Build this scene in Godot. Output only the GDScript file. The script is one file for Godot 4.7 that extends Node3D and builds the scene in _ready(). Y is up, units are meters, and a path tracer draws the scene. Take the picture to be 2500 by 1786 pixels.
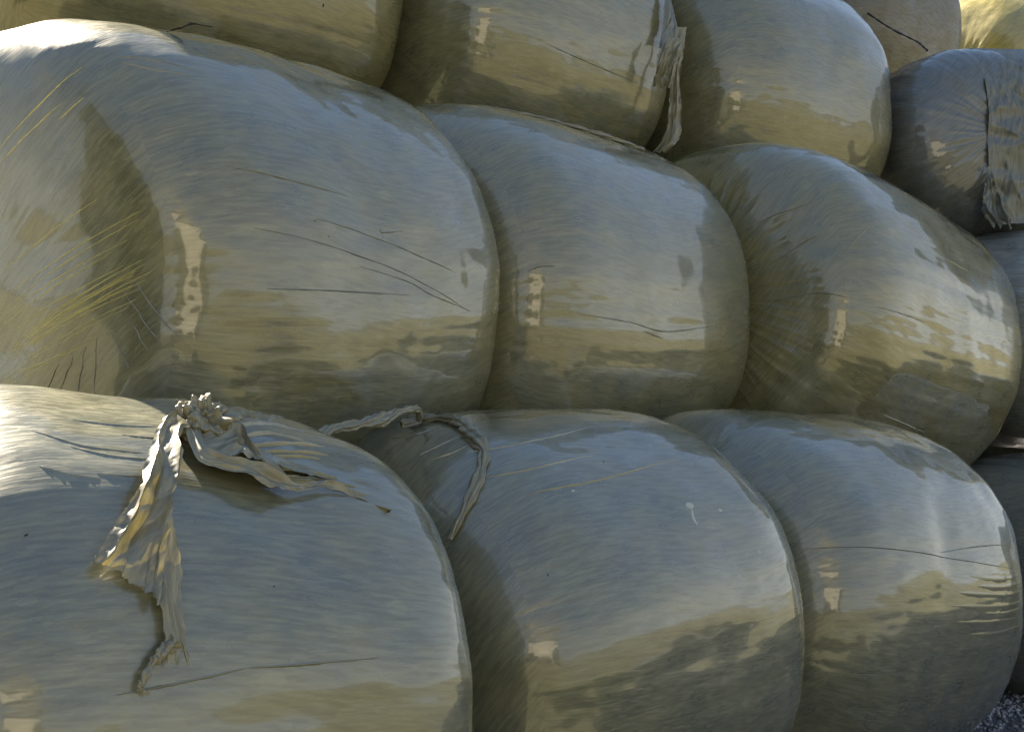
extends Node3D
# A stack of wrapped silage bales at a farmyard. Units are metres; plan() takes x to the right, height, and distance into the stack.

const TAU_ := PI * 2.0
var taken := {}
var film_tex := {}
var lump := FastNoiseLite.new()
var ripple := FastNoiseLite.new()
var crease := FastNoiseLite.new()
var bales := {}

func plan(x: float, y: float, z: float) -> Vector3:
	return Vector3(x, y - 0.14, -z)

func numbered(called: String) -> String:
	var k: int = taken.get(called, 0)
	taken[called] = k + 1
	return called if k == 0 else "%s_%03d" % [called, k]

func tag(o: Node3D, label: String, category: String, group := "") -> void:
	o.set_meta("label", label)
	o.set_meta("category", category)
	if group: o.set_meta("group", group)

func lin(r: float, g: float, b: float) -> Color:
	return Color(r, g, b).linear_to_srgb()

func put(called: String, mesh: Mesh, m: Material, parent: Node3D) -> MeshInstance3D:
	var o := MeshInstance3D.new()
	o.name = called if parent != self else numbered(called)
	o.mesh = mesh
	o.material_override = m
	parent.add_child(o, true)
	return o

func grid_mesh(P: PackedVector3Array, uv: PackedVector2Array, nu: int, nv: int) -> ArrayMesh:
	# nu rows of nv points; front faces clockwise
	var N := PackedVector3Array()
	N.resize(P.size())
	for i in nu:
		var i0 := maxi(i - 1, 0) * nv
		var i1 := mini(i + 1, nu - 1) * nv
		for j in nv:
			var j0 := maxi(j - 1, 0)
			var j1 := mini(j + 1, nv - 1)
			var n := (P[i * nv + j1] - P[i * nv + j0]).cross(P[i1 + j] - P[i0 + j])
			N[i * nv + j] = n.normalized() if n.length_squared() > 1e-18 else Vector3.UP
	var I := PackedInt32Array()
	I.resize((nu - 1) * (nv - 1) * 6)
	var q := 0
	for i in nu - 1:
		for j in nv - 1:
			var a := i * nv + j
			I[q] = a; I[q + 1] = a + nv; I[q + 2] = a + 1
			I[q + 3] = a + 1; I[q + 4] = a + nv; I[q + 5] = a + nv + 1
			q += 6
	var arr := []
	arr.resize(Mesh.ARRAY_MAX)
	arr[Mesh.ARRAY_VERTEX] = P
	arr[Mesh.ARRAY_NORMAL] = N
	arr[Mesh.ARRAY_TEX_UV] = uv
	arr[Mesh.ARRAY_INDEX] = I
	var m := ArrayMesh.new()
	m.add_surface_from_arrays(Mesh.PRIMITIVE_TRIANGLES, arr)
	return m

# ---------------------------------------------------------------- film textures
func streak_bytes(sd: int, w: int, h: int, freq: float, W: int, H: int, oct := 3) -> PackedByteArray:
	var n := FastNoiseLite.new()
	n.seed = sd
	n.noise_type = FastNoiseLite.TYPE_SIMPLEX_SMOOTH
	n.frequency = freq
	n.fractal_octaves = oct
	var im := n.get_seamless_image(w, h, false, false, 0.12, true)
	im.convert(Image.FORMAT_L8)
	im.resize(W, H, Image.INTERPOLATE_CUBIC)
	return im.get_data()

func make_film_textures() -> void:
	var W := 1024
	var H := 2048
	var fine := streak_bytes(1, 24, 2048, 0.2, W, H, 2)
	var mid := streak_bytes(2, 16, 1024, 0.12, W, H, 3)
	var cross_ := streak_bytes(3, 20, 1024, 0.11, W, H, 3)
	var dash := streak_bytes(4, 240, 2048, 0.14, W, H, 3)
	var dash2 := streak_bytes(5, 140, 1400, 0.12, W, H, 3)
	var broad := streak_bytes(6, 256, 512, 0.018, W, H, 3)
	var blotch := streak_bytes(7, 512, 1024, 0.02, W, H, 5)
	var hgt := PackedByteArray(); hgt.resize(W * H)
	var alb := PackedByteArray(); alb.resize(W * H * 3)
	var rgh := PackedByteArray(); rgh.resize(W * H)
	var shear := PackedInt32Array(); shear.resize(W)
	var shear2 := PackedInt32Array(); shear2.resize(W)
	for x in W:
		var f := TAU_ * x / W
		shear[x] = int(20.0 * sin(f + 0.6) + 6.0 * sin(2.0 * f + 2.0)) + H
		shear2[x] = int(-34.0 * sin(f - 0.5) + 10.0 * sin(2.0 * f)) + H
	# dried drops: faint pale discs
	var spots := PackedByteArray(); spots.resize(W * H)
	var rng := RandomNumberGenerator.new()
	rng.seed = 3
	for k in 170:
		var cx := rng.randi_range(20, W - 20)
		var cy := rng.randi_range(20, H - 20)
		var rad := rng.randf_range(3.0, 10.0) * (1.5 if rng.randf() < 0.15 else 1.0)
		for yy in range(-14, 15):
			for xx in range(-14, 15):
				if Vector2(xx, yy * 1.15).length() < rad: spots[(cy + yy) * W + cx + xx] = 1
	for y in H:
		for x in W:
			var i := y * W + x
			var a := ((y + shear[x]) % H) * W + x
			var b := ((y + shear2[x]) % H) * W + x
			var pick := clampf((broad[i] - 112) / 40.0, 0.0, 1.0)      # which wrap layer lies on top
			var m1 := mid[a] / 255.0
			var c1 := cross_[b] / 255.0
			var f1 := fine[a] / 255.0
			var f2 := fine[b] / 255.0
			var main := lerpf(m1, c1, pick)
			var thin := lerpf(f1, f2, pick)
			var ridge := 1.0 - absf(2.0 * c1 - 1.0)
			ridge = ridge * ridge * ridge * ridge
			ridge *= ridge
			var d := dash[a] / 255.0
			var d2 := dash2[b] / 255.0
			var bl := blotch[i] / 255.0
			var p1 := clampf((d - 0.55) * 40.0, 0.0, 1.0)
			var p2 := clampf((d2 - 0.57) * 40.0, 0.0, 1.0)
			var p3 := clampf((0.40 - d2) * 40.0, 0.0, 1.0)
			hgt[i] = int(clampf(0.24 * main + 0.36 * thin + 0.04 * broad[i] / 255.0 + 0.14 * ridge + 0.05 * p1 + 0.05 * p2, 0.0, 1.0) * 255.0)
			var t := 0.84 + 0.055 * p1 + 0.05 * p2 - 0.055 * p3 + 0.10 * (bl - 0.5) + 0.04 * clampf((thin - 0.68) * 12.0, 0.0, 1.0) - 0.06 * clampf((0.30 - thin) * 12.0, 0.0, 1.0) + 0.07 * spots[i]
			var warm := 0.04 * (bl - 0.5) + 0.012 * p1 - 0.01 * p2
			alb[i * 3] = int(clampf(t + warm, 0.0, 1.0) * 255.0)
			alb[i * 3 + 1] = int(clampf(t + 0.25 * warm, 0.0, 1.0) * 255.0)
			alb[i * 3 + 2] = int(clampf(t - 1.6 * warm, 0.0, 1.0) * 255.0)
			rgh[i] = int(clampf(0.26 + 0.10 * p1 + 0.06 * p3 + 0.20 * bl * bl, 0.05, 1.0) * 255.0)
	for e in [["height", Image.FORMAT_L8, hgt], ["albedo", Image.FORMAT_RGB8, alb], ["rough", Image.FORMAT_L8, rgh]]:
		film_tex[e[0]] = ImageTexture.create_from_image(Image.create_from_data(W, H, false, e[1], e[2]))

func film_material(tint: Color, bump := 0.04, gloss := 1.0) -> StandardMaterial3D:
	var m := StandardMaterial3D.new()
	m.albedo_color = tint
	m.albedo_texture = film_tex.albedo
	m.roughness = gloss
	m.roughness_texture = film_tex.rough
	m.metallic_specular = 0.68
	m.heightmap_enabled = true
	m.heightmap_texture = film_tex.height
	m.heightmap_scale = bump
	m.clearcoat_enabled = true
	m.clearcoat = 1.0
	m.clearcoat_roughness = 0.06
	return m

# ---------------------------------------------------------------- bales
func profile(L: float, R: float, n: float) -> Array:
	var steps := 600
	var a := PackedFloat32Array(); var r := PackedFloat32Array(); var s := PackedFloat32Array()
	var total := 0.0
	for k in steps + 1:
		var u := PI * k / steps
		var c := cos(u)
		var aa := -signf(c) * pow(absf(c), 2.0 / n) * L
		var rr := pow(absf(sin(u)), 2.0 / n) * R
		if k > 0: total += Vector2(aa - a[k - 1], rr - r[k - 1]).length()
		a.append(aa); r.append(rr); s.append(total)
	return [a, r, s, total]

func prof_at(b: Dictionary, t: float) -> Vector2:
	var s: PackedFloat32Array = b.prof[2]
	var want: float = clampf(t, 0.0, 1.0) * b.prof[3]
	var k := clampi(s.bsearch(want), 1, s.size() - 1)
	var f := (want - s[k - 1]) / maxf(s[k] - s[k - 1], 1e-7)
	return Vector2(lerpf(b.prof[0][k - 1], b.prof[0][k], f), lerpf(b.prof[1][k - 1], b.prof[1][k], f))

func smooth_point(b: Dictionary, t: float, v: float) -> Vector3:
	var p := prof_at(b, t)
	var c := cos(v)
	var s := sin(v)
	var rho := 1.0 / pow(pow(absf(c), 2.25) + pow(absf(s), 2.25), 1.0 / 2.25)
	return Vector3(p.x, p.y * rho * s * b.k + b.R * b.k, p.y * rho * c)

func smooth_normal(b: Dictionary, t: float, v: float) -> Vector3:
	var e := 0.004
	var t0 := clampf(t - e, 0.001, 0.999)
	var t1 := clampf(t + e, 0.001, 0.999)
	return (smooth_point(b, t, v + e) - smooth_point(b, t, v - e)).cross(smooth_point(b, t1, v) - smooth_point(b, t0, v)).normalized() * -1.0

func relief(b: Dictionary, q: Vector3, t: float, v: float) -> float:
	# gentle lumps of the packed grass, stretch ripples along the bale, deeper pleats where the film gathers on the ends
	var o: Vector3 = b.off
	var d: float = 0.011 * b.lumpy * lump.get_noise_3dv(q * 2.2 + o)
	var across := Vector3(sin(v) * b.R * 9.0, cos(v) * b.R * 9.0, t * 1.6) + o
	d += 0.0018 * b.lumpy * lump.get_noise_3dv(q * 6.0 + o * 2.0)
	var r: float = prof_at(b, t).y / float(b.R)
	d += 0.0024 * b.pleat * lerpf(b.star * smoothstep(0.35, 0.8, r), 1.0, smoothstep(0.85, 0.99, r)) * ripple.get_noise_3dv(across)
	d += 0.0022 * smoothstep(0.38, 0.26, t) * smoothstep(0.6, 0.95, r) * (absf(crease.get_noise_3dv(q * Vector3(5.0, 11.0, 11.0) + o)) - 0.25)
	var endness := smoothstep(0.20, 0.07, minf(t, 1.0 - t)) * smoothstep(0.1, 0.7, r)
	if endness > 0.0:
		var g := 1.0 - absf(crease.get_noise_3d(sin(v) * b.R * 7.0 + o.x, cos(v) * b.R * 7.0, t * 3.0))
		d += 0.007 * b.pleat * b.star * endness * (g * g * g - 0.4)
	return d

func surf(b: Dictionary, t: float, v: float, h := 0.0) -> Vector3:
	var q := smooth_point(b, t, v)
	return q + smooth_normal(b, t, v) * (relief(b, q, t, v) + h)

func bale(key: String, label: String, p: Array, mat: Material, opts := {}) -> Node3D:
	# p: centre x, y, z, turn, tilt, radius, half length, rim exponent, squash
	var b := {"R": p[5], "L": p[6], "n": p[7], "k": p[8], "prof": profile(p[6], p[5], p[7]),
		"off": Vector3(hash(key) % 97, hash(key) % 53, hash(key) % 31), "pleat": opts.get("pleat", 1.0), "lumpy": opts.get("lumpy", 1.0), "star": opts.get("star", 0.7)}
	var nu: int = opts.get("nu", 150)
	var nv: int = opts.get("nv", 420)
	var root := Node3D.new()
	root.name = numbered("wrapped_bale")
	add_child(root)
	var yaw: float = p[3]
	var roll: float = p[4]
	var A := Vector3(cos(yaw) * cos(roll), sin(roll), -sin(yaw) * cos(roll))
	var U := Vector3(-cos(yaw) * sin(roll), cos(roll), sin(yaw) * sin(roll))
	root.transform = Transform3D(Basis(A, U, A.cross(U)), plan(p[0], p[1], p[2]) - U * p[5] * p[8])
	b.root = root
	bales[key] = b
	tag(root, label, "silage bale", opts.get("group", "wrapped silage bales in the stack"))
	var P := PackedVector3Array(); P.resize(nu * nv)
	var uv := PackedVector2Array(); uv.resize(nu * nv)
	var shift: Vector2 = Vector2((hash(key + "u") % 1000) / 1000.0, (hash(key + "v") % 1000) / 1000.0)
	var cuv := PackedVector2Array(); cuv.resize(nu * nv)
	var lay: float = opts.get("lay", 0.6)
	for i in nu:
		var t := lerpf(0.002, 0.998, float(i) / (nu - 1))
		for j in nv:
			var w := float(j) / (nv - 1) * 2.0 - 1.0
			var v := PI * (0.62 * w + 0.38 * w * w * w)       # finer towards the front
			var q := smooth_point(b, t, v)
			P[i * nv + j] = q
			cuv[i * nv + j] = Vector2((q.z * cos(lay) + q.y * sin(lay)) / 1.6, (q.y * cos(lay) - q.z * sin(lay)) / 2.0) + shift
			uv[i * nv + j] = Vector2(t * b.prof[3] / 1.6, -v * b.R / 2.0 * opts.get("uvy", 1.0)) + shift
	var ic := 1
	while ic < nu / 2 and prof_at(b, float(ic) / (nu - 1)).y < 0.82 * b.R: ic += 1
	# push along the smooth normals
	var D := P.duplicate()
	for i in nu:
		var t := lerpf(0.002, 0.998, float(i) / (nu - 1))
		for j in nv:
			var k := i * nv + j
			var j0 := j - 1 if j > 0 else nv - 2
			var j1 := j + 1 if j < nv - 1 else 1
			var n := (P[i * nv + j1] - P[i * nv + j0]).cross(P[mini(i + 1, nu - 1) * nv + j] - P[maxi(i - 1, 0) * nv + j])
			n = -n.normalized()
			var w := float(j) / (nv - 1) * 2.0 - 1.0
			D[k] = P[k] + n * relief(b, P[k], t, PI * (0.62 * w + 0.38 * w * w * w))
		D[i * nv + nv - 1] = D[i * nv]
	put("film_wrap", grid_mesh_closed(D, uv, cuv, nu, nv, ic), mat, root)
	return root

func grid_mesh_closed(P: PackedVector3Array, uv: PackedVector2Array, cap_uv: PackedVector2Array, nu: int, nv: int, ic: int) -> ArrayMesh:
	# first and last column welded, faces outward; the film on the two ends runs straight across, so it has a mapping of its own
	var N := PackedVector3Array(); N.resize(P.size())
	for i in nu:
		var i0 := maxi(i - 1, 0) * nv
		var i1 := mini(i + 1, nu - 1) * nv
		for j in nv:
			var j0 := j - 1 if j > 0 else nv - 2
			var j1 := j + 1 if j < nv - 1 else 1
			N[i * nv + j] = -(P[i * nv + j1] - P[i * nv + j0]).cross(P[i1 + j] - P[i0 + j]).normalized()
	var m := ArrayMesh.new()
	var VP := PackedVector3Array()
	var VN := PackedVector3Array()
	var VU := PackedVector2Array()
	var I := PackedInt32Array()
	for part in [[0, ic, cap_uv], [ic, nu - 1 - ic, uv], [nu - 1 - ic, nu - 1, cap_uv]]:
		var from: int = part[0] * nv
		var upto: int = (part[1] + 1) * nv
		var base := VP.size()
		VP.append_array(P.slice(from, upto))
		VN.append_array(N.slice(from, upto))
		VU.append_array(part[2].slice(from, upto))
		for i in int(part[1]) - int(part[0]):
			for j in nv - 1:
				var a := base + i * nv + j
				I.append_array(PackedInt32Array([a, a + 1, a + nv, a + 1, a + nv + 1, a + nv]))
	var arr := []
	arr.resize(Mesh.ARRAY_MAX)
	arr[Mesh.ARRAY_VERTEX] = VP; arr[Mesh.ARRAY_NORMAL] = VN; arr[Mesh.ARRAY_TEX_UV] = VU; arr[Mesh.ARRAY_INDEX] = I
	m.add_surface_from_arrays(Mesh.PRIMITIVE_TRIANGLES, arr)
	return m

# ---------------------------------------------------------------- wrinkles and loose film
func along(pts: Array, f: float) -> Array:
	# Catmull-Rom through rows of numbers
	var x := f * (pts.size() - 1)
	var i := clampi(int(x), 0, pts.size() - 2)
	var u := x - i
	var p0: Array = pts[maxi(i - 1, 0)]
	var p1: Array = pts[i]
	var p2: Array = pts[i + 1]
	var p3: Array = pts[mini(i + 2, pts.size() - 1)]
	var r := []
	for k in p1.size():
		r.append(cubic_interpolate(p1[k], p2[k], p0[k], p3[k], u))
	return r

func rib(key: String, pts: Array, width: float, height: float, m: Material, called := "film_wrinkle") -> void:
	# a raised wrinkle of the film that follows the bale, points given as [share of the way end to end, angle]
	var b: Dictionary = bales[key]
	var n := 10 + 8 * pts.size()
	var shape := [[-1.0, -0.3], [-0.62, 0.25], [-0.25, 0.85], [0.0, 1.0], [0.2, 0.7], [0.45, 0.05], [0.8, -0.15], [1.0, -0.3]]
	var nv := shape.size()
	var P := PackedVector3Array(); P.resize((n + 1) * nv)
	var uv := PackedVector2Array(); uv.resize((n + 1) * nv)
	for i in n + 1:
		var f := float(i) / n
		var c: Array = along(pts, f)
		var d: Array = along(pts, minf(f + 0.02, 1.0))
		var e: Array = along(pts, maxf(f - 0.02, 0.0))
		var o := surf(b, c[0], c[1])
		var nn := smooth_normal(b, c[0], c[1])
		var tan_ := (smooth_point(b, d[0], d[1]) - smooth_point(b, e[0], e[1])).normalized()
		var side := nn.cross(tan_)
		var taper := pow(sin(PI * clampf(f * 0.94 + 0.03, 0, 1)), 0.7)
		var wob := 1.0 + 0.5 * lump.get_noise_2d(f * 9.0, pts[0][0] * 50.0)
		for j in nv:
			P[i * nv + j] = o + side * (shape[j][0] * width * taper * wob) + nn * (shape[j][1] * height * taper * wob)
			uv[i * nv + j] = Vector2(f * 0.2, j * 0.004 + pts[0][1])
	put(called, grid_mesh(P, uv, n + 1, nv), m, b.root)

func chord(key: String, from: Array, upto: Array, width: float, height: float, m: Material) -> void:
	# a straight stretch ridge across the left end of a bale
	var b: Dictionary = bales[key]
	var p0 := smooth_point(b, from[0], from[1])
	var p1 := smooth_point(b, upto[0], upto[1])
	var pts := []
	for k in 6:
		var q := p0.lerp(p1, k / 5.0)
		var v := atan2((q.y - b.R * b.k) / b.k, q.z)
		var want := Vector2((q.y - b.R * b.k) / b.k, q.z)
		var c := absf(cos(v))
		var sn := absf(sin(v))
		var r := want.length() * pow(pow(c, 2.25) + pow(sn, 2.25), 1.0 / 2.25)
		var t := 0.004
		while t < 0.3 and prof_at(b, t).y < r: t += 0.002
		pts.append([t, v])
	rib(key, pts, width, height, m)

func film_sheet(called: String, parent: Node3D, rows: Array, o: Dictionary, m: Material) -> MeshInstance3D:
	# thin crumpled film between a left and a right edge; rows of [left x, y, z, right x, y, z, normal x, y, z] in the parent's own axes
	var n: int = o.get("n", 90)
	var nv: int = o.get("nv", 44)
	var amp: float = o.get("fold", 0.010)
	var crumple: float = o.get("crumple", 0.004)
	var ragged: float = o.get("ragged", 0.012)
	var count: int = o.get("count", 4)
	var along_x: float = o.get("across", 34.0)
	var along_l: float = o.get("length", 8.0)
	var sd: float = o.get("seed", 1.0) * 17.3
	var P := PackedVector3Array(); P.resize((n + 1) * nv)
	var uv := PackedVector2Array(); uv.resize((n + 1) * nv)
	var run := 0.0
	var last := Vector3.ZERO
	for i in n + 1:
		var f := float(i) / n
		var c: Array = along(rows, f)
		var lp := Vector3(c[0], c[1], c[2])
		var rp := Vector3(c[3], c[4], c[5])
		var nn := Vector3(c[6], c[7], c[8]).normalized()
		var mid := (lp + rp) * 0.5
		if i > 0: run += mid.distance_to(last)
		last = mid
		var w := lp.distance_to(rp)
		var down := (rp - lp).cross(nn).normalized()
		for j in nv:
			var q := float(j) / (nv - 1)
			var h := 0.0
			for k in count:
				var at := (k + 0.5) / count + 0.20 * lump.get_noise_2d(run * 6.0 + k * 9.0, sd)
				var wide := 0.10 + 0.06 * lump.get_noise_2d(run * 9.0, sd + k * 5.0)
				var high := 0.6 + 0.9 * lump.get_noise_2d(run * 8.0 + k * 3.0, sd + 2.0)
				h += amp * high * exp(-absf(q - at) / wide) * (1.0 if k % 2 == 0 else -0.7)
			h *= clampf(w / 0.05, 0.15, 1.3)
			var x := q * w
			h += crumple * (absf(lump.get_noise_3d(x * along_x + run * 5.0, run * along_l, sd)) * 2.2 - 0.6)
			h += crumple * 0.22 * (absf(lump.get_noise_3d(x * along_x * 2.6, run * along_l * 3.5 + x * 12.0, sd + 3.0)) * 2.2 - 0.6)
			h += 0.5 * amp * absf(q - 0.5) * lump.get_noise_2d(run * 14.0, sd + signf(q - 0.5))
			h *= (1.0 - float(o.get("fade", 0.0)) * f) * smoothstep(-0.02, 0.28, f)
			var tip := ragged * smoothstep(0.72, 1.0, f) * (1.5 * lump.get_noise_2d(q * 2.4, sd) + 0.5 * lump.get_noise_2d(q * 9.0, sd))
			var edge := ragged * 0.35 * lump.get_noise_3d(run * 45.0, signf(q - 0.5) * 3.0, sd) * pow(absf(2.0 * q - 1.0), 6.0)
			P[i * nv + j] = lp.lerp(rp, q) + nn * h - down * tip + (rp - lp).normalized() * edge
			uv[i * nv + j] = Vector2(run / 1.6, x / 2.0 + sd * 0.1)
	return put(called, grid_mesh(P, uv, n + 1, nv), m, parent)

func on_edges(key: String, left: Array, right: Array, lift: Array) -> Array:
	var b: Dictionary = bales[key]
	var r := []
	var count := maxi(left.size(), right.size())
	for k in count:
		var f := float(k) / (count - 1)
		var lt: Array = along(left, f)
		var rt: Array = along(right, f)
		var up: float = along(lift.map(func(x): return [x]), f)[0]
		var nl := smooth_normal(b, lt[0], lt[1])
		var nr := smooth_normal(b, rt[0], rt[1])
		var a := smooth_point(b, lt[0], lt[1]) + nl * up
		var c := smooth_point(b, rt[0], rt[1]) + nr * up
		var nn := (nl + nr).normalized()
		r.append([a.x, a.y, a.z, c.x, c.y, c.z, nn.x, nn.y, nn.z])
	return r

func in_yard(key: String, rows: Array) -> Array:
	# rows of [left x, y, depth, right x, y, depth] in the yard, facing the open side
	var inv: Transform3D = bales[key].root.transform.affine_inverse()
	var n: Vector3 = inv.basis * Vector3(-0.15, 0.1, 1.0).normalized()
	return rows.map(func(q):
		var a := inv * plan(q[0], q[1], q[2])
		var c := inv * plan(q[3], q[4], q[5])
		return [a.x, a.y, a.z, c.x, c.y, c.z, n.x, n.y, n.z])

func on_bale(key: String, rows: Array) -> Array:
	# rows of [t, v, lift, width] on a bale, as rows for rope()
	var b: Dictionary = bales[key]
	var r := []
	for q in rows:
		var p := smooth_point(b, q[0], q[1])
		var n := smooth_normal(b, q[0], q[1])
		p += n * float(q[2])
		r.append([p.x, p.y, p.z, n.x, n.y, n.z, q[3]])
	return r

func rope(called: String, parent: Node3D, rows: Array, turns: float, lobes: int, sd: float, m: Material) -> MeshInstance3D:
	# film twisted into a cord
	var n := 110
	var nv := 37
	var P := PackedVector3Array(); P.resize((n + 1) * nv)
	var uv := PackedVector2Array(); uv.resize((n + 1) * nv)
	for i in n + 1:
		var f := float(i) / n
		var c: Array = along(rows, f)
		var d: Array = along(rows, minf(f + 0.01, 1.0))
		var e: Array = along(rows, maxf(f - 0.01, 0.0))
		var tan_ := Vector3(d[0] - e[0], d[1] - e[1], d[2] - e[2]).normalized()
		var nn := Vector3(c[3], c[4], c[5])
		nn = (nn - tan_ * nn.dot(tan_)).normalized()
		var side := nn.cross(tan_)
		for j in nv:
			var a := TAU_ * j / (nv - 1)
			var spin := a + turns * TAU_ * f
			var lobe := absf(sin(spin * lobes * 0.5 + 1.3 * lump.get_noise_2d(f * 5.0, sd)))
			var cr := absf(crease.get_noise_3d(cos(a) * 2.2 + sd, sin(a) * 2.2, f * 22.0))
			var rad: float = c[6] * 0.5 * (0.62 + 0.45 * lobe + 0.18 * cr) * (0.85 + 0.5 * lump.get_noise_2d(f * 11.0, sd + 5.0))
			P[i * nv + j] = Vector3(c[0], c[1], c[2]) + side * cos(a) * rad + nn * sin(a) * rad * 0.8
			uv[i * nv + j] = Vector2(f * 0.3, float(j) / nv * 0.1 + sd)
	return put(called, grid_mesh(P, uv, n + 1, nv), m, parent)

func knot(called: String, parent: Node3D, at: Vector3, r: Vector3, sd: float, m: Material) -> MeshInstance3D:
	var n := 70
	var nv := 90
	var P := PackedVector3Array(); P.resize((n + 1) * nv)
	var uv := PackedVector2Array(); uv.resize((n + 1) * nv)
	for i in n + 1:
		var th := PI * i / n
		for j in nv:
			var a := TAU_ * j / (nv - 1)
			var q := Vector3(sin(th) * cos(a), cos(th), sin(th) * sin(a))
			var g := absf(lump.get_noise_3dv(q * Vector3(2.2, 0.9, 2.2) + Vector3(sd, 0, 0)))
			var g2 := absf(crease.get_noise_3dv(q * 4.5 + Vector3(0, sd, 0)))
			var l := 0.72 + 0.5 * lump.get_noise_3dv(q * 1.1 + Vector3(sd, sd, 0)) + 0.55 * g + 0.02 * g2
			P[i * nv + j] = at + q * r * l
			uv[i * nv + j] = Vector2(float(i) / n * 0.15, float(j) / nv * 0.3)
	return put(called, grid_mesh(P, uv, n + 1, nv), m, parent)

func _ready() -> void:
	# ---- camera
	var cam := Camera3D.new()
	cam.name = "camera"
	cam.fov = rad_to_deg(2.0 * atan(812.0 / 2700.0))
	cam.position = plan(0, 1.24, 0)
	cam.rotation.x = atan((895.0 - 812.0) / 2700.0)
	cam.far = 400.0
	cam.near = 0.05
	add_child(cam)
	# ---- sky
	var we := WorldEnvironment.new()
	we.name = "environment"
	var env := Environment.new()
	var sky := Sky.new()
	var sm := ProceduralSkyMaterial.new()
	sm.sky_top_color = Color(0.37, 0.455, 0.575)
	sm.sky_horizon_color = Color(0.79, 0.80, 0.775)
	sm.sky_curve = 0.18
	sm.ground_bottom_color = Color(0.25, 0.22, 0.17)
	sm.ground_horizon_color = Color(0.5, 0.48, 0.44)
	sm.energy_multiplier = 0.47
	sky.sky_material = sm
	env.background_mode = Environment.BG_SKY
	env.sky = sky
	env.tonemap_mode = Environment.TONE_MAPPER_LINEAR
	env.tonemap_exposure = 5.0
	env.sdfgi_enabled = true
	env.ssao_enabled = true
	env.ssil_enabled = true
	we.environment = env
	add_child(we)
	# ---- sun, behind the stack and to the left
	var sun := DirectionalLight3D.new()
	sun.name = "sun"
	var az := deg_to_rad(-42.0)
	var el := deg_to_rad(43.0)
	var towards := Vector3(sin(az) * cos(el), sin(el), -cos(az) * cos(el))
	sun.light_energy = 1.6
	sun.light_color = Color(1.0, 0.94, 0.84)
	sun.light_angular_distance = 0.5
	sun.shadow_enabled = true
	add_child(sun)
	sun.look_at_from_position(towards * 20.0, Vector3.ZERO)

	lump.seed = 11; lump.noise_type = FastNoiseLite.TYPE_SIMPLEX_SMOOTH; lump.frequency = 1.0; lump.fractal_octaves = 2
	ripple.seed = 12; ripple.noise_type = FastNoiseLite.TYPE_SIMPLEX_SMOOTH; ripple.frequency = 1.0; ripple.fractal_octaves = 3
	crease.seed = 13; crease.noise_type = FastNoiseLite.TYPE_SIMPLEX_SMOOTH; crease.frequency = 1.0; crease.fractal_octaves = 2
	make_film_textures()
	build_ground()
	build_shed()
	build_hedge()
	build_shrubs()
	build_bales()

func build_ground() -> void:
	var g := PlaneMesh.new()
	g.size = Vector2(240, 240)
	var gm := StandardMaterial3D.new()
	gm.albedo_color = lin(0.135, 0.128, 0.065)
	gm.roughness = 0.95
	var o := put("ground", g, gm, self)
	o.set_meta("kind", "structure")
	var a := PlaneMesh.new()
	a.size = Vector2(9.0, 5.6)
	var am := StandardMaterial3D.new()
	am.albedo_color = lin(0.10, 0.10, 0.11)
	am.roughness = 0.95
	o = put("gravel_bed", a, am, self)
	o.position = Vector3(0.5, 0.004, -4.6)
	o.set_meta("kind", "structure")

	var mm := MultiMesh.new()
	mm.transform_format = MultiMesh.TRANSFORM_3D
	mm.use_colors = true
	var st := SphereMesh.new()
	st.radius = 1.0; st.height = 1.5; st.radial_segments = 7; st.rings = 4
	mm.mesh = st
	mm.instance_count = 9000
	var rng := RandomNumberGenerator.new()
	rng.seed = 5
	for k in mm.instance_count:
		var r := rng.randf_range(0.004, 0.011)
		var turn := Basis.from_euler(Vector3(rng.randf() * 6.0, rng.randf() * 6.0, rng.randf() * 6.0)) * Basis.from_scale(Vector3(r, r * rng.randf_range(0.5, 0.9), r * rng.randf_range(0.6, 1.0)))
		mm.set_instance_transform(k, Transform3D(turn, Vector3(rng.randf_range(1.0, 2.7), 0.004 + r * 0.3, -rng.randf_range(3.1, 5.0))))
		var v := rng.randf_range(0.06, 0.42)
		mm.set_instance_color(k, Color(v, v * 0.98, v * 1.02))
	var stones := MultiMeshInstance3D.new()
	stones.name = "gravel"
	stones.multimesh = mm
	var smat := StandardMaterial3D.new()
	smat.vertex_color_use_as_albedo = true
	smat.roughness = 0.8
	stones.material_override = smat
	add_child(stones)
	tag(stones, "loose grey gravel at the foot of the stack", "gravel")
	stones.set_meta("kind", "stuff")

func build_shed() -> void:
	var root := Node3D.new()
	root.name = "farm_shed"
	add_child(root)
	root.position = Vector3(0.7, 0, 6.9)
	tag(root, "cream rendered farm shed facing the bale stack in full sun", "shed")
	var wm := StandardMaterial3D.new()
	wm.albedo_color = lin(0.72, 0.68, 0.55)
	wm.roughness = 0.9
	var w := BoxMesh.new()
	w.size = Vector3(4.6, 3.4, 3.0)
	var o := put("wall", w, wm, root)
	o.position = Vector3(0, 1.7, 1.5)
	var r := PrismMesh.new()
	r.size = Vector3(5.2, 1.0, 3.5)
	var rm := StandardMaterial3D.new()
	rm.albedo_color = lin(0.2, 0.19, 0.18)
	o = put("roof", r, rm, root)
	o.position = Vector3(0, 3.91, 1.5)
	var d := BoxMesh.new()
	d.size = Vector3(0.9, 2.0, 0.06)
	var dm := StandardMaterial3D.new()
	dm.albedo_color = lin(0.12, 0.11, 0.09)
	o = put("door", d, dm, root)
	o.position = Vector3(-1.75, 1.0, -0.031)

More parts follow.
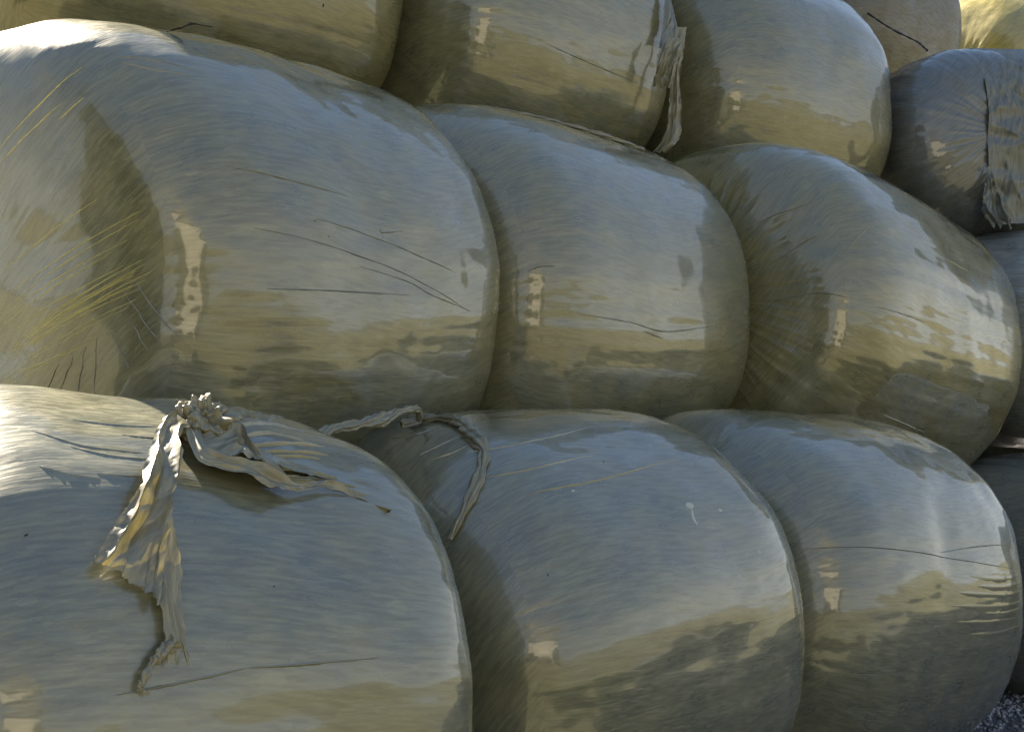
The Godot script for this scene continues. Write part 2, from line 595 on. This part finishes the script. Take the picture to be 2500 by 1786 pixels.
func build_hedge() -> void:
	# a tall clipped hedge along the left of the yard, behind the camera
	var root := Node3D.new()
	root.name = "hedge"
	add_child(root)
	root.position = Vector3(-4.8, 0, 3.2)
	tag(root, "tall dark evergreen hedge along the left side of the yard", "hedge")
	var nu := 70
	var nv := 40
	var P := PackedVector3Array(); P.resize(nu * nv)
	var uv := PackedVector2Array(); uv.resize(nu * nv)
	for i in nu:
		var f := float(i) / (nu - 1)
		var cap := pow(clampf(sin(PI * clampf(f, 0.004, 0.996)) * 4.0, 0.0, 1.0), 0.4)
		for j in nv:
			var a := PI * j / (nv - 1)
			var q := Vector3(cos(a) * 0.8 * cap, pow(sin(a), 0.35) * 4.3 * (0.5 + 0.5 * cap), (f - 0.5) * 6.4)
			q += Vector3(cos(a), sin(a) * 0.6, 0) * 0.35 * crease.get_noise_3dv(q * 1.3)
			P[i * nv + j] = q
			uv[i * nv + j] = Vector2(f, float(j) / nv)
	var inner := StandardMaterial3D.new()
	inner.albedo_color = lin(0.02, 0.03, 0.014)
	inner.roughness = 0.9
	put("crown", grid_mesh(P, uv, nu, nv), inner, root)
	var leaf := PrismMesh.new()
	leaf.size = Vector3(0.05, 0.09, 0.004)
	var mm := MultiMesh.new()
	mm.transform_format = MultiMesh.TRANSFORM_3D
	mm.mesh = leaf
	mm.instance_count = 12000
	var rng := RandomNumberGenerator.new()
	rng.seed = 9
	for k in mm.instance_count:
		var p := P[rng.randi_range(1, nu - 2) * nv + rng.randi_range(0, nv - 1)] + Vector3(rng.randf_range(-0.1, 0.1), rng.randf_range(-0.1, 0.1), rng.randf_range(-0.1, 0.1))
		mm.set_instance_transform(k, Transform3D(Basis.from_euler(Vector3(rng.randf() * 6.0, rng.randf() * 6.0, rng.randf() * 6.0)) * Basis.from_scale(Vector3.ONE * rng.randf_range(0.8, 2.2)), p))
	var foliage := MultiMeshInstance3D.new()
	foliage.name = "foliage"
	foliage.multimesh = mm
	var lm := StandardMaterial3D.new()
	lm.albedo_color = lin(0.045, 0.07, 0.025)
	lm.roughness = 0.6
	foliage.material_override = lm
	foliage.set_meta("kind", "stuff")
	root.add_child(foliage)

func build_shrubs() -> void:
	# shrubs along the foot of the shed
	var inner := StandardMaterial3D.new()
	inner.albedo_color = lin(0.03, 0.04, 0.02)
	var lm := StandardMaterial3D.new()
	lm.albedo_color = lin(0.06, 0.08, 0.03)
	lm.roughness = 0.6
	var leaf := PrismMesh.new()
	leaf.size = Vector3(0.05, 0.09, 0.004)
	var says := ["tall narrow shrub at the right end of the cream shed's front", "low round shrub before the middle of the cream shed", "broad shrub at the left end of the cream shed's front"]
	var rng := RandomNumberGenerator.new()
	rng.seed = 14
	var e := 0
	for q in [[2.5, 6.2, 0.5, 2.6], [0.9, 6.1, 0.7, 1.1], [-1.2, 6.2, 0.8, 1.9]]:
		var root := Node3D.new()
		root.name = numbered("shrub")
		add_child(root)
		root.position = Vector3(q[0], 0, q[1])
		tag(root, says[e], "shrub")
		var nu := 24
		var nv := 31
		var P := PackedVector3Array(); P.resize(nu * nv)
		var uv := PackedVector2Array(); uv.resize(nu * nv)
		for i in nu:
			var f := float(i) / (nu - 1)
			for j in nv:
				var a := TAU_ * j / (nv - 1)
				var rad: float = q[2] * pow(sin(PI * clampf(f * 0.94 + 0.03, 0, 1)), 0.6) * (1.0 + 0.5 * crease.get_noise_3d(cos(a) * 1.5 + e * 7.0, sin(a) * 1.5, f * 3.0))
				P[i * nv + j] = Vector3(cos(a) * rad, f * q[3], sin(a) * rad)
				uv[i * nv + j] = Vector2(f, float(j) / nv)
		put("crown", grid_mesh(P, uv, nu, nv), inner, root)
		var mm := MultiMesh.new()
		mm.transform_format = MultiMesh.TRANSFORM_3D
		mm.mesh = leaf
		mm.instance_count = 2500
		for k in mm.instance_count:
			var p := P[rng.randi_range(1, nu - 2) * nv + rng.randi_range(0, nv - 1)] + Vector3(rng.randf_range(-0.12, 0.12), rng.randf_range(-0.12, 0.12), rng.randf_range(-0.12, 0.12))
			mm.set_instance_transform(k, Transform3D(Basis.from_euler(Vector3(rng.randf() * 6.0, rng.randf() * 6.0, rng.randf() * 6.0)), p))
		var foliage := MultiMeshInstance3D.new()
		foliage.name = "foliage"
		foliage.multimesh = mm
		foliage.material_override = lm
		foliage.set_meta("kind", "stuff")
		root.add_child(foliage)
		e += 1

func build_bales() -> void:
	var cool := film_material(lin(0.192, 0.192, 0.122))
	var olive := film_material(lin(0.198, 0.188, 0.096))
	var warm := film_material(lin(0.212, 0.193, 0.082))
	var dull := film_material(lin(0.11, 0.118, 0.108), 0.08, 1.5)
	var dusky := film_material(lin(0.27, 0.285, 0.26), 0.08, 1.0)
	var tan_film := film_material(lin(0.15, 0.13, 0.078), 0.04, 1.6)
	tan_film.clearcoat = 0.25
	var yellow := film_material(lin(0.42, 0.35, 0.07))
	# key, label, [centre x, height, depth, turn, tilt, radius, half length, rim, squash]
	bale("T1", "top row's left bale, the one with a dark dead leaf under its belly", [-1.135, 2.612, 3.845, 0.788, 0.008, 0.615, 0.69, 4.178, 0.967], warm, {"lay": 0.9})
	bale("T2", "top row's middle bale with crumpled film hanging from its right rim", [-0.117, 2.592, 4.577, 0.791, 0.007, 0.619, 0.584, 4.194, 0.97], olive, {"lay": 0.3})
	bale("T3", "top row's right bale, between the hanging film and the dark bale with a flap", [0.918, 2.531, 5.358, 0.709, -0.002, 0.63, 0.619, 4.116, 0.976], olive, {"lay": 0.5})
	bale("M1", "largest bale, middle row left, straw-coloured stretch lines fanning over its left end", [-0.778, 1.494, 2.92, 1.046, 0.074, 0.618, 0.607, 5.643, 0.947], olive, {"lay": 0.7, "lumpy": 1.0, "star": 0.1})
	bale("M2", "middle row's centre bale with a twisted film hem along its upper right edge", [-0.018, 1.526, 3.881, 0.923, 0.024, 0.633, 0.648, 5.928, 0.945], olive, {"lay": 0.4, "lumpy": 0.6})
	bale("M3", "middle row's right bale, tilted with its right end sagging low", [1.136, 1.519, 4.74, 0.839, -0.111, 0.647, 0.782, 6.063, 0.939], warm, {"lay": 0.8, "pleat": 1.4})
	bale("B1", "bottom row's left bale with a sunlit knot and torn film tail on its top", [-0.6553, 0.7304, 1.9439, 0.754, -0.089, 0.533, 0.443, 4.99, 0.971], cool, {"lay": 0.2, "lumpy": 1.4})
	bale("B2", "bottom row's centre bale with a grey twisted film cord round its left rim", [0.027, 0.685, 2.856, 0.831, 0.034, 0.554, 0.54, 4.04, 0.972], cool, {"lay": 0.9})
	bale("B3", "bottom row's right bale with a long hairline crease, next to the gravel", [0.818, 0.681, 3.643, 0.797, -0.064, 0.56, 0.609, 4.505, 0.951], cool, {"lay": 0.6})
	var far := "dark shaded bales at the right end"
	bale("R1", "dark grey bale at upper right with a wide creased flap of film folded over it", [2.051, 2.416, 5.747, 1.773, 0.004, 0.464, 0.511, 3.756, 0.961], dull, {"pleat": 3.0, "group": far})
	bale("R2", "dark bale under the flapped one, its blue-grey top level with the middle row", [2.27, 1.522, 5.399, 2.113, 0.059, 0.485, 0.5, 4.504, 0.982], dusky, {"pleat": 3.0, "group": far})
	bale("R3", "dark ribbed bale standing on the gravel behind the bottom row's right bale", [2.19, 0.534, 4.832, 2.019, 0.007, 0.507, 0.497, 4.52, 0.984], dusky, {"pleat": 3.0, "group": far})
	bale("U1", "plain olive bale at the upper right edge, above the dark flapped bale", [1.861, 3.40, 7.071, 0.731, -0.001, 0.62, 0.618, 4.493, 0.97], tan_film, {"nu": 110, "nv": 240})
	bale("U2", "yellow bale in the top right corner of the stack", [3.3, 3.3, 8.2, 0.75, 0.0, 0.65, 0.62, 4.5, 0.97], yellow, {"nu": 110, "nv": 240})
	# the ranks that carry the upper rows and close the gaps
	for q in [[-0.9, 1.5, 4.3], [0.0, 1.5, 5.25], [1.2, 1.5, 6.1], [-0.9, 0.68, 3.5], [0.0, 0.68, 4.5], [0.95, 0.68, 5.3], [0.0, 2.55, 5.9], [1.2, 2.6, 6.9], [-0.55, 3.55, 4.6], [0.45, 3.6, 5.5], [1.2, 3.8, 6.4], [2.2, 1.9, 6.9], [3.3, 2.0, 6.9], [3.1, 1.0, 6.4], [1.7, 0.66, 6.2], [3.3, 0.6, 5.3], [3.4, 2.4, 6.2]]:
		bale("rear%d" % bales.size(), "pale wrapped bale buried in the rear ranks or crown of the stack", [q[0], q[1], q[2], 0.8, 0.0, 0.6, 0.6, 4.5, 0.97], olive, {"nu": 50, "nv": 90, "group": "bales buried behind and above the rows in view"})
	loose_film()

func loose_film() -> void:
	var loose := film_material(lin(0.29, 0.275, 0.185), 0.02, 1.2)
	loose.clearcoat = 0.25
	loose.backlight_enabled = true
	loose.backlight = Color(0.6, 0.55, 0.34)
	var grey_film := film_material(lin(0.16, 0.17, 0.145), 0.02, 1.3)
	grey_film.clearcoat = 0.2
	var straw := film_material(lin(0.66, 0.60, 0.20), 0.02, 1.3)
	var skin := film_material(lin(0.20, 0.195, 0.115), 0.03, 1.1)
	# stretch wrinkles
	for q in [[[0.299, 0.382], [0.359, 0.345], [0.443, 0.313]], [[0.383, 0.219], [0.460, 0.179], [0.553, 0.101], [0.602, 0.053]], [[0.307, 0.180], [0.416, 0.117], [0.517, 0.038], [0.627, -0.099]],
			[[0.440, 0.065], [0.517, 0.013], [0.558, -0.037], [0.632, -0.099]], [[0.315, -0.018], [0.412, -0.023], [0.517, -0.037]], [[0.483, 0.207], [0.483, 0.193], [0.517, 0.204]]]:
		rib("M1", q, 0.0026, 0.0020, skin)
	for q in [[[0.14, 1.149], [0.234, 0.938]], [[0.128, 1.111], [0.202, 0.903]], [[0.188, 0.866], [0.217, 0.834]], [[0.056, 0.408], [0.178, 0.43]],
			[[0.05, -0.054], [0.215, 0.3]], [[0.066, -0.81], [0.201, 0.096]], [[0.075, -0.933], [0.217, 0.059]], [[0.085, -1.029], [0.195, -0.088]],
			[[0.053, -0.49], [0.182, 0.167]], [[0.092, -0.51], [0.204, -0.01]], [[0.093, -1.094], [0.144, -0.357]], [[0.052, -0.214], [0.211, 0.271]],
			[[0.051, -0.348], [0.196, 0.202]], [[0.065, -0.509], [0.192, 0.096]], [[0.081, -0.517], [0.199, 0.049]], [[0.079, -0.603], [0.196, 0.005]],
			[[0.077, -0.718], [0.203, 0.068]], [[0.068, -0.84], [0.208, 0.11]], [[0.069, -0.912], [0.211, 0.09]], [[0.071, -0.95], [0.21, 0.026]],
			[[0.082, -0.985], [0.2, -0.055]], [[0.09, -1.055], [0.18, -0.198]], [[0.084, -1.111], [0.165, -0.276]]]:
		chord("M1", q[0], q[1], 0.0018, 0.0016, straw)
	for q in [[[0.141, -0.673], [0.144, -0.399]], [[0.159, -0.597], [0.154, -0.32]], [[0.174, -0.54], [0.164, -0.252]], [[0.129, -0.76], [0.13, -0.492]],
			[[0.179, -0.212], [0.201, -0.345]], [[0.198, -0.146], [0.215, -0.256]], [[0.189, -0.007], [0.226, -0.22]], [[0.2, 0.029], [0.238, -0.187]]]:
		chord("M1", q[0], q[1], 0.0018, 0.0016, skin)
	for q in [[[0.259, 0.871], [0.278, 0.789], [0.306, 0.740]], [[0.259, 0.899], [0.284, 0.834], [0.315, 0.767]]]:
		rib("M1", q, 0.005, 0.0025, skin)
	for q in [[[0.286, -0.075], [0.384, -0.101], [0.466, -0.135], [0.594, -0.094]], [[0.414, -0.139], [0.456, -0.167]], [[0.230, 0.126], [0.243, 0.142], [0.260, 0.140]]]:
		rib("M2", q, 0.0028, 0.0024, skin)
	for q in [[[0.445, 0.345], [0.522, 0.344]], [[0.249, -0.079], [0.372, -0.076]], [[0.338, -0.624], [0.478, -0.666]],
			[[0.130, 0.788], [0.171, 0.675], [0.199, 0.634]], [[0.113, 0.313], [0.154, 0.376], [0.186, 0.407]], [[0.198, 0.187], [0.229, 0.312], [0.253, 0.392]],
			[[0.105, -0.132], [0.170, -0.029], [0.213, -0.049]]]:
		rib("M3", q, 0.003, 0.0018, skin)
	for q in [[[0.350, 1.043], [0.382, 0.976], [0.430, 0.953]], [[0.389, 1.114], [0.421, 1.099], [0.468, 1.102]], [[0.421, 1.041], [0.439, 1.032], [0.460, 1.033]],
			[[0.372, 0.967], [0.403, 0.930], [0.441, 0.926]], [[0.382, 0.858], [0.409, 0.851], [0.431, 0.862]], [[0.469, 0.334], [0.516, 0.333], [0.587, 0.337]],
			[[0.368, 0.295], [0.413, 0.310], [0.469, 0.334]], [[0.343, 0.889], [0.361, 0.857], [0.383, 0.840]]]:
		rib("B1", q, 0.0028, 0.0014, skin)
	for q in [[[0.293, 1.150], [0.349, 1.084], [0.473, 1.127]], [[0.279, 1.005], [0.331, 0.939], [0.429, 0.950]], [[0.296, 0.844], [0.379, 0.825], [0.553, 0.874]],
			[[0.289, 1.591], [0.302, 1.477], [0.317, 1.431]], [[0.271, 1.331], [0.299, 1.281], [0.320, 1.264]], [[0.263, 1.269], [0.287, 1.205], [0.312, 1.183]]]:
		rib("B2", q, 0.0028, 0.0025, skin)
	for q in [[[0.201, 0.427], [0.267, 0.371], [0.385, 0.313], [0.544, 0.242], [0.649, 0.203]], [[0.432, 0.308], [0.540, 0.328], [0.650, 0.332]]]:
		rib("B3", q, 0.0026, 0.0022, skin)
	for q in [[[0.50, 0.185], [0.56, 0.165], [0.62, 0.158], [0.68, 0.17]], [[0.52, 0.135], [0.60, 0.118], [0.69, 0.13]], [[0.47, 0.11], [0.56, 0.085], [0.62, 0.075], [0.68, 0.082]], [[0.45, 0.05], [0.55, 0.028], [0.62, 0.02], [0.69, 0.03]],
			[[0.54, -0.005], [0.61, -0.018], [0.68, -0.01]], [[0.46, -0.03], [0.56, -0.052], [0.66, -0.06]], [[0.50, -0.10], [0.58, -0.115], [0.67, -0.11]]]:
		rib("B3", q, 0.014, 0.0011, skin)
	for q in [[[0.367, -0.283], [0.461, -0.315], [0.603, -0.352]]]:
		rib("T2", q, 0.003, 0.0025, skin)
	var dark := StandardMaterial3D.new()
	dark.albedo_color = lin(0.02, 0.018, 0.012)
	dark.roughness = 0.9
	for q in [["M1", 0.397, 0.161, 0.004], ["M1", 0.38, 0.211, 0.003], ["B1", 0.322, 0.688, 0.004], ["B1", 0.637, 0.766, 0.005], ["B1", 0.499, 0.529, 0.0025], ["B2", 0.278, 0.535, 0.004], ["B2", 0.431, 0.907, 0.0035],
			["M3", 0.522, 0.638, 0.004], ["B3", 0.336, 1.09, 0.004], ["T1", 0.592, -0.324, 0.008], ["B2", 0.274, 1.009, 0.003]]:
		var fleck := SphereMesh.new()
		fleck.radius = q[3] * 0.45; fleck.height = q[3] * 0.5; fleck.radial_segments = 8; fleck.rings = 5
		var o := put("dirt_speck", fleck, dark, bales[q[0]].root)
		o.position = surf(bales[q[0]], q[1], q[2], 0.0005)
		o.scale = Vector3(1.7, 0.8, 0.7)
		o.rotation = Vector3(0.3, 0.4, q[1] * 40.0)
	var chalk := StandardMaterial3D.new()
	chalk.albedo_color = lin(0.42, 0.43, 0.38)
	chalk.roughness = 0.7
	for q in [[[[0.513, 0.668], [0.513, 0.642]], 0.016], [[[0.514, 0.64], [0.507, 0.60], [0.509, 0.575]], 0.005], [[[0.566, 0.625], [0.566, 0.61]], 0.010], [[[0.608, 0.43], [0.607, 0.416]], 0.009], [[[0.548, 0.358], [0.548, 0.346]], 0.008], [[[0.353, 0.806], [0.353, 0.798]], 0.006]]:
		rib("B2", q[0], q[1], 0.0006, chalk, "bird_dropping")
	# the gathered knot on the front bale: pleats that run out from it, the knot, a loop to the right and a torn tail
	var root: Node3D = bales["B1"].root
	for q in [[[0.516, 1.112], [0.571, 1.262], [0.630, 1.372]], [[0.510, 1.08], [0.567, 1.186], [0.624, 1.208]], [[0.504, 1.035], [0.560, 1.093], [0.611, 1.063]], [[0.499, 1.009], [0.551, 1.031], [0.617, 1.067]],
			[[0.498, 0.974], [0.543, 0.992], [0.611, 1.009]], [[0.507, 0.935], [0.551, 0.971], [0.596, 0.977]], [[0.507, 0.915], [0.551, 0.918], [0.600, 0.883]], [[0.516, 0.898], [0.554, 0.88], [0.613, 0.85]],
			[[0.535, 0.883], [0.569, 0.86], [0.618, 0.815]], [[0.516, 1.098], [0.552, 1.155], [0.590, 1.206]], [[0.511, 1.15], [0.554, 1.30], [0.620, 1.45]], [[0.506, 1.16], [0.544, 1.36], [0.601, 1.52]]]:
		rib("B1", q, 0.0045, 0.006, skin)
	film_sheet("gathered_film", root, on_edges("B1", [[0.502, 1.13], [0.530, 1.30], [0.563, 1.44], [0.620, 1.50], [0.668, 1.50]], [[0.492, 0.98], [0.525, 0.90], [0.563, 0.87], [0.606, 0.86], [0.649, 0.88]], [0.022, 0.013, 0.005, -0.001, -0.008]), {"n": 110, "nv": 90, "count": 9, "fold": 0.013, "crumple": 0.0035, "across": 30.0, "length": 3.0, "ragged": 0.0, "fade": 0.9, "seed": 4.0}, skin)
	var tail := film_sheet("film_tail", root, on_edges("B1", [[0.474, 1.103], [0.440, 0.986], [0.416, 0.862], [0.399, 0.759], [0.381, 0.687], [0.361, 0.602]], [[0.475, 1.02], [0.450, 0.937], [0.438, 0.83], [0.423, 0.735], [0.410, 0.616], [0.401, 0.482]], [0.026, 0.034, 0.032, 0.028, 0.022, 0.014]), {"n": 170, "nv": 80, "count": 3, "fold": 0.017, "crumple": 0.0036, "across": 17.0, "length": 9.0, "ragged": 0.010, "seed": 1.0}, loose)
	var kp: Array = on_bale("B1", [[0.489, 1.05, 0.02, 0], [0.482, 1.02, 0.03, 0]])
	knot("knot", tail, Vector3(kp[0][0], kp[0][1], kp[0][2]), Vector3(0.05, 0.036, 0.04), 2.0, loose)
	film_sheet("torn_strip", root, on_edges("B1", [[0.417, 0.76], [0.407, 0.617], [0.402, 0.527], [0.401, 0.462], [0.403, 0.41], [0.404, 0.368]], [[0.424, 0.76], [0.421, 0.639], [0.420, 0.546], [0.418, 0.459], [0.417, 0.407], [0.420, 0.363]], [0.024, 0.018, 0.014, 0.012, 0.012, 0.012]), {"n": 140, "nv": 44, "count": 2, "fold": 0.007, "crumple": 0.003, "across": 30.0, "length": 6.0, "ragged": 0.012, "seed": 2.0}, loose)
	rope("torn_strip", root, on_bale("B1", [[0.410, 0.40, 0.012, 0.02], [0.401, 0.38, 0.012, 0.017], [0.392, 0.352, 0.01, 0.012], [0.386, 0.318, 0.008, 0.010], [0.385, 0.304, 0.007, 0.008], [0.391, 0.291, 0.006, 0.003]]), 1.5, 3, 3.0, loose)
	film_sheet("film_loop", root, on_edges("B1", [[0.482, 1.05], [0.472, 0.924], [0.489, 0.901], [0.510, 0.888], [0.535, 0.847], [0.546, 0.829], [0.585, 0.842], [0.612, 0.808], [0.638, 0.768]], [[0.464, 1.02], [0.457, 0.875], [0.475, 0.85], [0.498, 0.828], [0.516, 0.799], [0.543, 0.803], [0.581, 0.82], [0.611, 0.799], [0.638, 0.761]], [0.03, 0.026, 0.022, 0.02, 0.016, 0.012, 0.008, 0.004, 0.001]), {"n": 160, "nv": 40, "count": 3, "fold": 0.009, "crumple": 0.005, "ragged": 0.0, "seed": 5.0}, loose)
	film_sheet("film_loop", root, on_edges("B1", [[0.476, 0.99], [0.495, 1.007], [0.516, 1.03], [0.516, 0.961], [0.535, 0.883], [0.543, 0.825]], [[0.475, 0.879], [0.493, 0.892], [0.507, 0.887], [0.516, 0.88], [0.535, 0.839], [0.543, 0.813]], [0.02, 0.028, 0.024, 0.02, 0.014, 0.01]), {"n": 80, "nv": 40, "count": 3, "fold": 0.010, "crumple": 0.006, "ragged": 0.0, "seed": 6.0}, loose)
	# twisted cord on the second bottom bale
	root = bales["B2"].root
	rope("twisted_film", root, on_bale("B2", [[0.335, 1.62, 0.008, 0.024], [0.345, 1.457, 0.010, 0.028], [0.335, 1.34, 0.010, 0.034], [0.322, 1.245, 0.010, 0.036], [0.307, 1.116, 0.010, 0.032], [0.282, 1.024, 0.010, 0.026], [0.248, 0.939, 0.008, 0.02], [0.215, 0.875, 0.006, 0.012]]), 0.7, 5, 1.0, loose)
	var cord := []
	for q in [[-0.36, 1.175, 2.2, 0.02], [-0.335, 1.192, 2.25, 0.022], [-0.301, 1.199, 2.35, 0.028], [-0.257, 1.209, 2.42, 0.026], [-0.231, 1.222, 2.48, 0.018], [-0.199, 1.228, 2.55, 0.017], [-0.199, 1.203, 2.58, 0.02], [-0.233, 1.197, 2.55, 0.016]]:
		var p: Vector3 = root.transform.affine_inverse() * plan(q[0], q[1], q[2])
		cord.append([p.x, p.y, p.z, 0.3, 0.4, 1.0, q[3]])
	rope("twisted_film", root, cord, 0.9, 5, 2.0, loose)
	rope("film_edge", bales["M2"].root, on_bale("M2", [[0.36, 1.32, 0.004, 0.008], [0.44, 1.2, 0.006, 0.012], [0.53, 1.06, 0.006, 0.018], [0.60, 0.96, 0.006, 0.014]]), 2.0, 4, 4.0, loose)
	# film hanging in the gap beside the top middle bale
	root = bales["T2"].root
	film_sheet("film_flap", root, in_yard("T2", [[0.565, 2.74, 4.38, 0.575, 2.74, 4.40], [0.566, 2.633, 4.34, 0.605, 2.616, 4.40], [0.540, 2.575, 4.33, 0.617, 2.58, 4.38], [0.523, 2.518, 4.31, 0.612, 2.542, 4.36]]), {"n": 80, "count": 2, "fold": 0.006, "crumple": 0.006, "across": 24.0, "length": 8.0, "seed": 7.0}, grey_film)
	film_sheet("film_flap", root, in_yard("T2", [[0.545, 2.545, 4.30, 0.617, 2.545, 4.31], [0.520, 2.452, 4.29, 0.596, 2.469, 4.30], [0.505, 2.395, 4.30, 0.578, 2.403, 4.30], [0.504, 2.370, 4.31, 0.562, 2.36, 4.31]]), {"n": 90, "count": 3, "fold": 0.018, "crumple": 0.009, "across": 22.0, "length": 9.0, "seed": 8.0}, loose)
	film_sheet("film_tail", root, in_yard("T2", [[0.594, 2.60, 4.36, 0.633, 2.60, 4.36], [0.579, 2.501, 4.36, 0.620, 2.501, 4.36], [0.572, 2.403, 4.36, 0.607, 2.403, 4.36], [0.565, 2.288, 4.36, 0.613, 2.28, 4.36], [0.550, 2.206, 4.36, 0.606, 2.198, 4.36], [0.505, 2.150, 4.36, 0.555, 2.150, 4.36]]), {"n": 150, "count": 4, "fold": 0.016, "crumple": 0.005, "across": 30.0, "length": 5.0, "seed": 9.0}, loose)
	# the film flap folded over the grey bale on the right
	root = bales["R1"].root
	film_sheet("film_flap", root, in_yard("R1", [[2.045, 2.83, 5.40, 2.45, 2.82, 5.40], [2.05, 2.72, 5.28, 2.45, 2.70, 5.27], [2.06, 2.52, 5.22, 2.45, 2.50, 5.20], [2.055, 2.35, 5.22, 2.45, 2.30, 5.20], [2.08, 2.12, 5.24, 2.45, 2.10, 5.22], [2.115, 2.02, 5.24, 2.45, 2.03, 5.24]]), {"n": 150, "nv": 110, "count": 9, "fold": 0.013, "crumple": 0.006, "across": 16.0, "length": 2.0, "ragged": 0.005, "seed": 10.0}, grey_film)
	film_sheet("torn_strip", root, in_yard("R1", [[2.045, 2.26, 5.2, 2.06, 2.26, 5.2], [2.025, 2.15, 5.19, 2.09, 2.15, 5.2], [2.02, 2.06, 5.19, 2.13, 2.05, 5.2], [2.06, 2.0, 5.19, 2.15, 2.0, 5.2]]), {"n": 70, "count": 3, "fold": 0.02, "crumple": 0.012, "across": 20.0, "length": 5.0, "ragged": 0.02, "seed": 11.0}, grey_film)
	# a torn black ribbon slung below the olive bale
	var black := StandardMaterial3D.new()
	black.albedo_color = lin(0.02, 0.02, 0.02)
	black.roughness = 0.6
	var inv: Transform3D = bales["U1"].root.transform.affine_inverse()
	var strap := []
	for q in [[1.86, 3.28, 6.3], [1.97, 3.18, 6.25], [2.08, 3.10, 6.2], [2.14, 3.05, 6.2]]:
		var p := inv * plan(q[0], q[1], q[2])
		strap.append([p.x, p.y, p.z, 0.0, 0.0, 1.0, 0.013])
	rope("strap", bales["U1"].root, strap, 1.0, 3, 6.0, black)
	var at := surf(bales["M1"], 0.364, 1.055, 0.004)
	var leaf_rows := []
	for k in 5:
		var f := k / 4.0
		var w := 0.011 * sin(PI * clampf(f * 0.9 + 0.06, 0, 1))
		leaf_rows.append([f * 0.055 - 0.03, 0.022 * f, w, f * 0.055 - 0.03, 0.022 * f + 0.004, -w, 0.1, 1.0, 0.5])
	var leaf := Node3D.new()
	leaf.name = "dead_leaf"
	add_child(leaf)
	leaf.position = bales["M1"].root.transform * at
	leaf.rotation.y = 0.3
	tag(leaf, "dark dead leaf caught between the top left bale and the largest bale", "leaf")
	film_sheet("blade", leaf, leaf_rows, {"n": 30, "nv": 16, "count": 2, "fold": 0.006, "crumple": 0.004, "ragged": 0.008, "seed": 21.0}, dark)
	var stalk := CylinderMesh.new()
	stalk.top_radius = 0.0012; stalk.bottom_radius = 0.0012; stalk.height = 0.04
	var so := put("stalk", stalk, dark, leaf)
	so.position = Vector3(0.042, 0.022, 0)
	so.rotation.z = 1.5
